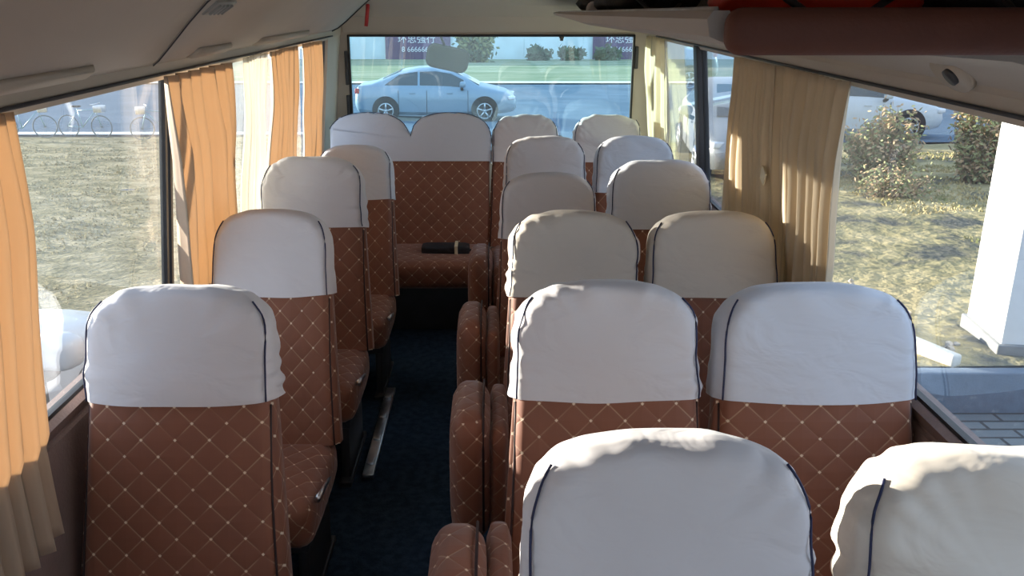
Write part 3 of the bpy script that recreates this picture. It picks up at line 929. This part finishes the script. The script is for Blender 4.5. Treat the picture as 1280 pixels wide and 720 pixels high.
# ------------------------------------------------------------------ outside ground
def gz(d): return CAMZ - (2.45 + .031 * d)          # road side, falls away to the rear
def gzr(d): return CAMZ - (2.045 + .05 * d)          # raised bed right of the bus
def sheet(name, x0, x1, y0, y1, fz, mat, nx=8, ny=16, dz=0, rough=0):
    bm = bmesh.new()
    g = [[bm.verts.new((x0 + (x1 - x0) * i / nx, y0 + (y1 - y0) * j / ny, fz(y0 + (y1 - y0) * j / ny) + dz + (rough * noise.noise(Vector((i * .9, j * .9, 1))) if rough else 0))) for i in range(nx + 1)] for j in range(ny + 1)]
    for j in range(ny):
        for i in range(nx): bm.faces.new((g[j][i], g[j][i + 1], g[j + 1][i + 1], g[j + 1][i]))
    o = link(name, bm, M[mat], None, True)
    return o
struct(sheet('ground', -60, 60, -12, 120, gz, 'asphalt', dz=-.02), 'asphalt yard around the bus', 'ground')
struct(sheet('road', -60, 60, 21.4, 42, gz, 'road', dz=.0), 'blue grey road crossing behind the bus', 'road')
tag(sheet('lawn', -45, -2.35, 4.2, 20.9, gz, 'lawn', 60, 60, .02, .05), 'dry grass lawn left of the bus', 'lawn', kind='structure')
tag(sheet('lawn', -60, 60, 42.5, 90, gz, 'strip', 10, 10, .05), 'greenish verge beyond the road behind the bus', 'lawn', kind='structure')
tag(sheet('pavement', -60, -1.5, 20.9, 21.4, gz, 'kerbl', 10, 2, .08), 'pale kerb strip between lawn and road', 'kerb', kind='structure')
tag(sheet('pavement', -60, 60, 42.0, 43.6, gz, 'kerbl', 10, 2, .06), 'pale kerb along the far side of the road', 'kerb', kind='structure')
tag(sheet('pavement', 1.25, 12, -8, 5.3, gz, 'brick', 8, 8, .01), 'grey brick paving beside the bus, right', 'pavement', kind='structure')
tag(sheet('garden_bed', 1.6, 30, 5.42, 19.5, gzr, 'bed', 60, 40, .0, .04), 'dry planted bed beyond the low wall on the right', 'lawn', kind='structure')
tag(sheet('driveway', 1.6, 30, 19.5, 23.2, gzr, 'road', 10, 4, .03), 'blue grey parking strip beyond the right garden bed', 'road', kind='structure')
# low retaining wall
h0 = gzr(5.36)
tag(box('retaining_wall', (6.7, 5.34, h0 - .235), (10.4, .10, .46), M['kerb'], r=.012), 'low blue grey retaining wall in front of the garden bed', 'wall', kind='structure')
# white pillar with plinth
pl = empty('pillar', (3.80, 5.90, gzr(5.9)))
pl.rotation_euler.z = R(-7); tag(pl, 'big sunlit white pillar outside the right front window', 'pillar')
bm = bmesh.new(); add_box(bm, (.02, 0, 1.95), (.60, .60, 3.8), .008); link('shaft', bm, M['white'], pl)
bm = bmesh.new(); add_box(bm, (.02, 0, .03), (.66, .66, .12), .01); link('plinth', bm, M['plinth'], pl)
bm = bmesh.new(); add_box(bm, (.1, -.301, 1.0), (.012, .01, 1.8), .002); link('joint', bm, M['plinth'], pl)
# kerb stones and rubble
o = box('kerb_stone', (2.95, 5.75, gzr(5.7) + .03), (.09, .7, .10), M['kerbl'], r=.02, rot=Matrix.Rotation(R(24), 3, 'Z')); tag(o, 'pale kerb stone lying in front of the pillar', 'stone')
o = box('kerb_stone', (2.62, 6.25, gzr(6.2) + .05), (.07, .55, .10), M['kerbl'], r=.02, rot=Matrix.Rotation(R(14), 3, 'Z')); tag(o, 'pale kerb stone left of the brown block', 'stone')
o = box('concrete_block', (2.82, 6.12, gzr(6.1) + .06), (.24, .13, .15), M['block'], r=.02); tag(o, 'brown block lying on the bed left of the pillar', 'block')
bm = bmesh.new()
for k in range(260):
    x = random.uniform(1.8, 3.3) if k % 3 else random.uniform(4.3, 5.5); y = 5.6 + abs(random.gauss(0, 1.0)); sz = random.uniform(.008, .032)
    if 3.3 < x < 4 and y < 6.3: continue
    t = bmesh.new(); bmesh.ops.create_icosphere(t, subdivisions=1, radius=sz)
    for v in t.verts: v.co += Vector([random.uniform(-.3, .3) * sz for _ in range(3)])
    t.transform(Matrix.Translation((x, y, gzr(y) + sz * .3))); merge(bm, t)
tag(link('rubble', bm, M['stone'], None, False), 'small pale rubble scattered on the garden bed', 'rubble', kind='stuff')

# grass blades
def blades(name, label, x0, x1, y0, y1, fz, nb, mat, hmin, hmax, dz=0, near=1.6):
    bm = bmesh.new()
    for k in range(nb):
        x = random.uniform(x0, x1); y = y0 + (y1 - y0) * random.random() ** near
        if noise.noise(Vector((x * .8, y * .8, 3))) < -.12: continue
        h = random.uniform(hmin, hmax); w = .012 + .012 * (y / 12)
        a = random.uniform(0, PI); dx, dy = math.cos(a) * w, math.sin(a) * w
        lx, ly = random.uniform(-.7, .7) * h, random.uniform(-.7, .7) * h
        z = fz(y) + dz
        bm.faces.new((bm.verts.new((x - dx, y - dy, z)), bm.verts.new((x + dx, y + dy, z)), bm.verts.new((x + lx, y + ly, z + h))))
    return tag(link(name, bm, M[mat], None, False), label, 'grass', kind='stuff')
M['blade'] = two_tone('dry_grass_blade', (.32, .29, .17), (.52, .46, .30), 1.2, cc=(.42, .37, .22), bump=0)
M['blade2'] = two_tone('bed_grass_blade', (.24, .25, .10), (.58, .47, .25), 1.5, cc=(.42, .36, .17), bump=0)
blades('grass', 'short dry grass blades over the left lawn', -16, -3.9, 4.5, 20.0, gz, 36000, 'blade', .015, .05, .01)
blades('grass', 'short dry grass blades over the right garden bed', 5.2, 12, 6.6, 18, gzr, 24000, 'blade2', .02, .06, -.01, 1.3)

# bushes
def bush(label, c, rx, rz, nleaf, mats, twigs=26, seed=1, leafs=.028):
    rnd = random.Random(seed)
    e = empty('bush', c); tag(e, label, 'bush')
    bm = bmesh.new()
    tips = []
    for k in range(twigs):
        a = rnd.uniform(0, 2 * PI); r = rx * rnd.uniform(.1, .95); h = rz * rnd.uniform(.6, 1.0) * math.sqrt(max(.1, 1 - (r / rx) ** 2 * .6))
        p = Vector((math.cos(a) * r, math.sin(a) * r, h)); tips.append(p)
        add_tube(bm, [(p.x * .45, p.y * .45, 0), (p.x * .7, p.y * .7, h * .45), tuple(p)], lambda u: .010 * (1 - u) + .003, 5)
    link('branches', bm, M['twig'], e)
    for mi, m in enumerate(mats):
        bm = bmesh.new()
        for k in range(nleaf // len(mats)):
            t = rnd.choice(tips)
            f = rnd.uniform(.08, 1.05)
            p = Vector((t.x * (.45 + .55 * f), t.y * (.45 + .55 * f), t.z * f)) + Vector([rnd.gauss(0, rx * .13) for _ in range(3)])
            if p.z < .02: p.z = .02 + rnd.random() * .1
            q = Vector([rnd.uniform(-1, 1) for _ in range(3)]).normalized()
            w = q.orthogonal().normalized() * leafs * .5; q *= leafs * rnd.uniform(.7, 1.5)
            bm.faces.new([bm.verts.new(z) for z in (p - q, p + w, p + q, p - w)])
        link('foliage' if mi == 0 else 'dry_foliage', bm, M[m], e, False)
    return e
bush('thin autumn bush outside, directly right of the wide tan curtain', (6.2, 14.0, gzr(14)), .66, 1.15, 4800, ['leaf', 'leaf_dry'], 34, 1, .04)
bush('olive bush outside, just left of the white pillar', (7.55, 13.6, gzr(13.6)), .46, 1.45, 4800, ['leaf', 'leaf_dry'], 30, 2, .04)
bush('low reddish weed clump in front of the autumn bush', (5.65, 12.4, gzr(12.4)), .6, .42, 1300, ['leaf', 'leaf_dry'], 24, 3, .03)
bush('shrub seen beyond the road right of the hanging mirror', (-1.6, 70, gz(70)), 1.9, 3.6, 2600, ['leaf_dark', 'leaf'], 20, 4, .25)
for k, (x, lab) in enumerate(((2.4, 'low dark shrub at the hoarding foot, just right of the tall shrub'), (5.2, 'low dark shrub at the hoarding foot, midway to the right banner'), (8.2, 'low dark shrub at the hoarding foot, next to the right banner'))):
    bush(lab, (x + 1, 74, gz(74)), 1.1, 1.0, 1300, ['leaf_dark'], 12, 10 + k, .25)
bush('small dark shrub at the left end of the rear view, before the pale hoarding', (-12.4, 73, gz(73)), .8, 1.9, 900, ['leaf_dark'], 12, 20, .2)

# hoarding and banners ------------------------------------------------------
zf = gz(77)
bm = bmesh.new()
for k in range(21):
    add_box(bm, (-50 + k * 5, 77.1, zf + 2.3), (4.96, .12, 4.6), .02)
    add_box(bm, (-52.5 + k * 5, 77.2, zf + 2.3), (.12, .2, 4.7))
o = link('hoarding', bm, M['wallwhite'], None, False); tag(o, 'long pale hoarding wall beyond the road and verge', 'wall', kind='structure')
def text_mesh(body, size, name, parent, loc, mat):
    cu = bpy.data.curves.new('t', 'FONT'); cu.body = body; cu.size = size; cu.extrude = .02
    cu.align_x = 'CENTER'; cu.align_y = 'CENTER'
    ob = bpy.data.objects.new('t', cu); C.objects.link(ob)
    bpy.context.view_layer.update()
    me = bpy.data.meshes.new_from_object(ob.evaluated_get(bpy.context.evaluated_depsgraph_get()))
    bpy.data.objects.remove(ob); 
    o = bpy.data.objects.new(name, me); C.objects.link(o)
    me.materials.clear(); me.materials.append(mat)
    o.parent = parent; o.location = loc; o.rotation_euler = (R(90), 0, 0)
    return o
for (x0, lab) in ((-9.2, 'purple banner with white writing left of the hanging mirror'), (8.3, 'purple banner with white phone number at the right end of rear window')):
    b_ = empty('banner', (x0 + 2.75, 76.9, zf)); tag(b_, lab, 'banner', 'purple banners on the hoarding')
    bm = bmesh.new(); add_box(bm, (0, 0, 2.2), (5.5, .06, 4.4), .01); link('board', bm, M['banner'], b_)
    text_mesh('环思强行', .80, 'lettering', b_, (-.1, -.06, 1.68), M['lettering'])
    text_mesh('8 6666667', .60, 'phone_number', b_, (-.1, -.06, .85), M['lettering'])

# ------------------------------------------------------------------ cars
def car(label, loc, rz, paint, seed=0, length=4.5, H=1.45):
    e = empty('car', loc, rz); tag(e, label, 'car')
    W = .88
    k = length / 4.5
    # stations: x, z bottom, belt z, top z, half width, roof half width
    st = [(-2.25, .42, .60, .60, .55, .5), (-2.20, .32, .86, .86, .70, .6), (-2.12, .26, .97, .98, .78, .68), (-1.75, .22, 1.00, 1.03, .85, .72), (-1.45, .20, .99, 1.15, .87, .66), (-.95, .19, .97, 1.36, W, .62),
          (-.45, .18, .96, 1.44, W, .60), (.05, .18, .95, 1.45, W, .60), (.45, .18, .94, 1.38, W, .60), (.85, .19, .93, 1.20, W, .63), (1.22, .20, .92, .98, .87, .70), (1.6, .21, .86, .90, .85, .68), (1.95, .24, .78, .82, .80, .62), (2.17, .28, .66, .70, .70, .54), (2.25, .36, .54, .56, .58, .46)]
    def sec(s):
        x, zb, zt, zr, w, rw = s
        zr = zr * (H / 1.45) if zr > zt + .08 else zr
        return [(x * k, 0, zb), (x * k, w * .85, zb), (x * k, w * .98, zb + .10), (x * k, w, (zb + zt) * .52), (x * k, w * .975, zt - .06), (x * k, w * .93, zt), (x * k, rw + .03 if zr > zt + .1 else w * .86, zr - .05 if zr > zt + .1 else zt + (zr - zt) * .5), (x * k, rw * .85, zr), (x * k, 0, zr + .012)]
    secs = [sec(s) for s in st]
    body = bmesh.new()
    vs = {}
    def V(i, j, sg):
        key = (i, j, sg if 0 < j < 8 else 0)
        if key not in vs:
            p = secs[i][j]; vs[key] = body.verts.new((p[0], p[1] * sg, p[2]))
        return vs[key]
    for sg in (1, -1):
        for i in range(len(secs) - 1):
            for j in range(8):
                body.faces.new((V(i, j, sg), V(i + 1, j, sg), V(i + 1, j + 1, sg), V(i, j + 1, sg)))
    for i in (0, len(secs) - 1):
        lp = [V(i, j, 1) for j in range(9)] + [V(i, j, -1) for j in range(7, 0, -1)]
        body.faces.new(lp)
    bmesh.ops.recalc_face_normals(body, faces=body.faces)
    bo = link('body', body, M[paint], e); sharp(bo, 38)
    # side glass (thin slabs just outside the cabin sides)
    def glass_strip(i0, i1, ta, tb, sg):
        bm = bmesh.new(); A = []; B = []
        for i in range(i0, i1 + 1):
            p5 = Vector(secs[i][5]); p6 = Vector(secs[i][6])
            lo = p5.lerp(p6, .10); hi = p5.lerp(p6, .93)
            if i == i0: lo.x += ta; hi.x += ta
            if i == i1: lo.x -= tb; hi.x -= tb
            for q in (lo, hi): q.y += .006
            A.append(bm.verts.new((lo.x, lo.y * sg, lo.z))); B.append(bm.verts.new((hi.x, hi.y * sg, hi.z)))
        for q in range(len(A) - 1): bm.faces.new((A[q], A[q + 1], B[q + 1], B[q]))
        bmesh.ops.recalc_face_normals(bm, faces=bm.faces)
        g = link('side_window', bm, M['carglass'], e, False)
        g.modifiers.new('t', 'SOLIDIFY').thickness = .006
    for sg in (1, -1):
        glass_strip(4, 6, .05, .02, sg); glass_strip(6, 9, .04, .05, sg)
    def screen(ia, ib, name):
        bm = bmesh.new()
        a, b = secs[ia], secs[ib]
        P = [Vector((a[0][0], a[7][1] * .95, a[7][2])), Vector((b[0][0], b[7][1] * .98, b[7][2]))]
        off = Vector((.006 if b[0][0] < a[0][0] else -.006, 0, .012))
        q = [P[0] + off, Vector((P[0].x, -P[0].y, P[0].z)) + off, Vector((P[1].x, -P[1].y, P[1].z)) + off, P[1] + off]
        bm.faces.new([bm.verts.new(v) for v in q])
        bmesh.ops.subdivide_edges(bm, edges=list(bm.edges), cuts=2, use_grid_fill=True)
        g = link(name, bm, M['carglass'], e, False); g.modifiers.new('t', 'SOLIDIFY').thickness = .01
    # windscreen over several stations
    for (ia, ib, nm) in ((10, 8, 'windscreen'), (4, 5, 'rear_screen')):
        screen(ia, ib, nm)
    # wheels
    for sx in (-1.36 * k, 1.38 * k):
        for sg in (-1, 1):
            bm = bmesh.new(); add_cyl(bm, (sx, sg * (W - .11), .34), (0, 1, 0), .375, .24, 32); link('wheel_arch', bm, M['black'], e, False)
            w = bmesh.new(); add_cyl(w, (sx, sg * (W - .09), .315), (0, 1, 0), .315, .22, 32)
            bmesh.ops.bevel(w, geom=[ed for ed in w.edges if ed.calc_face_angle(0) > 1], offset=.03, segments=3, affect='EDGES')
            wo = link('wheel', w, M['tyre'], e)
            sharp(wo, 50)
            r_ = bmesh.new()
            add_cyl(r_, (sx, sg * (W + .021), .315), (0, 1, 0), .06, .02, 16)
            pts = [(sx + .205 * math.cos(t), sg * (W + .02), .315 + .205 * math.sin(t)) for t in [2 * PI * q / 28 for q in range(28)]]
            add_tube(r_, pts, .018, 6, True)
            for q in range(5):
                t = 2 * PI * q / 5 + .3
                add_tube(r_, [(sx + .04 * math.cos(t), sg * (W + .02), .315 + .04 * math.sin(t)), (sx + .2 * math.cos(t), sg * (W + .02), .315 + .2 * math.sin(t))], .026, 6)
            link('rim', r_, M['metal'], wo)
    for sg in (-1, 1):
        m_ = bmesh.new(); blob(m_, (.78 * k, sg * 1.03, 1.04), (.085, .12, .085), 2, 3, .05)
        mo = link('door_mirror', m_, M[paint], e)
        m_ = bmesh.new(); add_box(m_, (.76 * k, sg * .95, .93), (.08, .16, .07), .02, 3, Matrix.Rotation(R(sg * 25), 3, 'X')); link('mirror_foot', m_, M['black'], mo)
        h_ = bmesh.new(); add_box(h_, (2.10 * k, sg * .66, .66), (.20, .22, .10), .03, 3, Matrix.Rotation(R(-sg * 28), 3, 'Z')); link('headlamp', h_, M['lampglass'], e)
        t_ = bmesh.new(); add_box(t_, (-2.13 * k, sg * .68, .84), (.14, .18, .15), .03, 3, Matrix.Rotation(R(sg * 20), 3, 'Z')); link('tail_lamp', t_, M['redlamp'], e)
        for dx in (-.62, .42):
            d_ = bmesh.new(); add_box(d_, (dx * k, sg * (W + .008), .80), (.16, .02, .028), .006); link('door_handle', d_, M[paint], e)
        for dx in (-1.0, -.22, .92):
            d_ = bmesh.new(); add_box(d_, (dx * k, sg * (W - .004), .56), (.012, .012, .62), .002)
            link('door_gap', d_, M['black'], e)
    g_ = bmesh.new(); add_box(g_, (2.235 * k, 0, .40), (.05, .7, .12), .01); link('grille', g_, M['black'], e)
    return e
car('silver blue sedan on the road seen through the rear window', (-1.65, 25.6, gz(25.6)), 0, 'paint_silver')
car('white car parked beyond the bushes outside the right window', (7.95, 20.9, gzr(20.9) + .04), 0, 'paint_white', length=4.6, H=1.5)
car('white car parked close beside the bus below the first left window', (-2.98, 2.85, gz(2.9)), R(91), 'paint_white', length=4.6)
car('grey car parked beyond the rear right side window', (4.35, 15.8, gzr(15.8) + .02), R(-96), 'paint_grey', H=1.5)

# bicycles ------------------------------------------------------------------
def bicycle(label, loc, rz, lean=0):
    e = empty('bicycle', loc, rz); e.rotation_euler.x = lean; e.scale = (.8, .8, .8)
    tag(e, label, 'bicycle')
    for x in (-.52, .52):
        bm = bmesh.new()
        add_tube(bm, [(x + .32 * math.cos(t), 0, .34 + .32 * math.sin(t)) for t in [2 * PI * q / 32 for q in range(32)]], .018, 6, True)
        for q in range(10):
            t = PI * q / 10
            add_tube(bm, [(x - .31 * math.cos(t), 0, .34 - .31 * math.sin(t)), (x + .31 * math.cos(t), 0, .34 + .31 * math.sin(t))], .003, 4)
        link('wheel', bm, M['bike_tyre'], e)
    bm = bmesh.new()
    for a, b in (((-.52, .34), (-.18, .82)), ((-.52, .34), (-.08, .32)), ((-.08, .32), (-.18, .85)), ((-.08, .32), (.36, .78)), ((-.18, .80), (.36, .84)), ((.52, .34), (.34, .95))):
        add_tube(bm, [(a[0], 0, a[1]), (b[0], 0, b[1])], .017, 8)
    link('frame', bm, M['frame_bike'], e)
    bm = bmesh.new(); add_tube(bm, [(.40, -.25, 1.0), (.34, -.08, .98), (.34, .08, .98), (.40, .25, 1.0)], .014, 8); link('handlebar', bm, M['metal'], e)
    bm = bmesh.new(); add_box(bm, (-.2, 0, .92), (.24, .12, .06), .025, 3); link('saddle', bm, M['black'], e)
    bm = bmesh.new(); add_box(bm, (.52, 0, .86), (.26, .26, .2), .02); link('basket', bm, M['metal'], e)
bicycle('bicycle at the lawn edge, nearest the far left curtain', (-10.9, 20.6, gz(20.6)), R(18))
bicycle('bicycle at the lawn edge, middle one of the three', (-9.6, 20.8, gz(20.8)), R(-8))
bicycle('bicycle at the lawn edge, just left of the left window post', (-7.7, 20.5, gz(20.5)), R(200))

# ------------------------------------------------------------------ light, world, camera
sun = bpy.data.lights.new('sun', 'SUN'); sun.energy = 14.0; sun.angle = R(.6); sun.color = (1.0, .89, .74)
so = bpy.data.objects.new('sun', sun); C.objects.link(so)
az, el = R(63), R(7.5)
dirv = Vector((-math.sin(az) * math.cos(el), math.cos(az) * math.cos(el), math.sin(el)))   # towards the sun
so.rotation_euler = dirv.to_track_quat('Z', 'Y').to_euler()
w = bpy.data.worlds.new('sky'); bpy.context.scene.world = w; w.use_nodes = True
nt = w.node_tree; bg = nt.nodes['Background']
tc = N(nt, 'ShaderNodeTexCoord'); sp = N(nt, 'ShaderNodeSeparateXYZ'); L(nt, tc.outputs['Generated'], sp.inputs[0])
cr = N(nt, 'ShaderNodeValToRGB'); L(nt, sp.outputs['Z'], cr.inputs[0])
cr.color_ramp.elements[0].position = 0; cr.color_ramp.elements[0].color = (.86, .90, .95, 1)
cr.color_ramp.elements[1].position = .7; cr.color_ramp.elements[1].color = (.42, .56, .78, 1)
e2 = cr.color_ramp.elements.new(.2); e2.color = (.66, .77, .92, 1)
L(nt, cr.outputs[0], bg.inputs['Color']); bg.inputs['Strength'].default_value = 1.6

cam = bpy.data.cameras.new('camera'); co = bpy.data.objects.new('camera', cam); C.objects.link(co)
cam.sensor_width = 36; cam.lens = 1100 / 1280 * 36; cam.shift_x = 22 / 1280
cam.clip_start = .02; cam.clip_end = 500
co.location = (0, 0, CAMZ); co.rotation_euler = (R(90 - 18.13), 0, 0)
sc = bpy.context.scene; sc.camera = co
vs_ = sc.view_settings
vs_.view_transform = 'Standard'; vs_.look = 'None'; vs_.exposure = .45; vs_.gamma = 1; vs_.use_curve_mapping = False
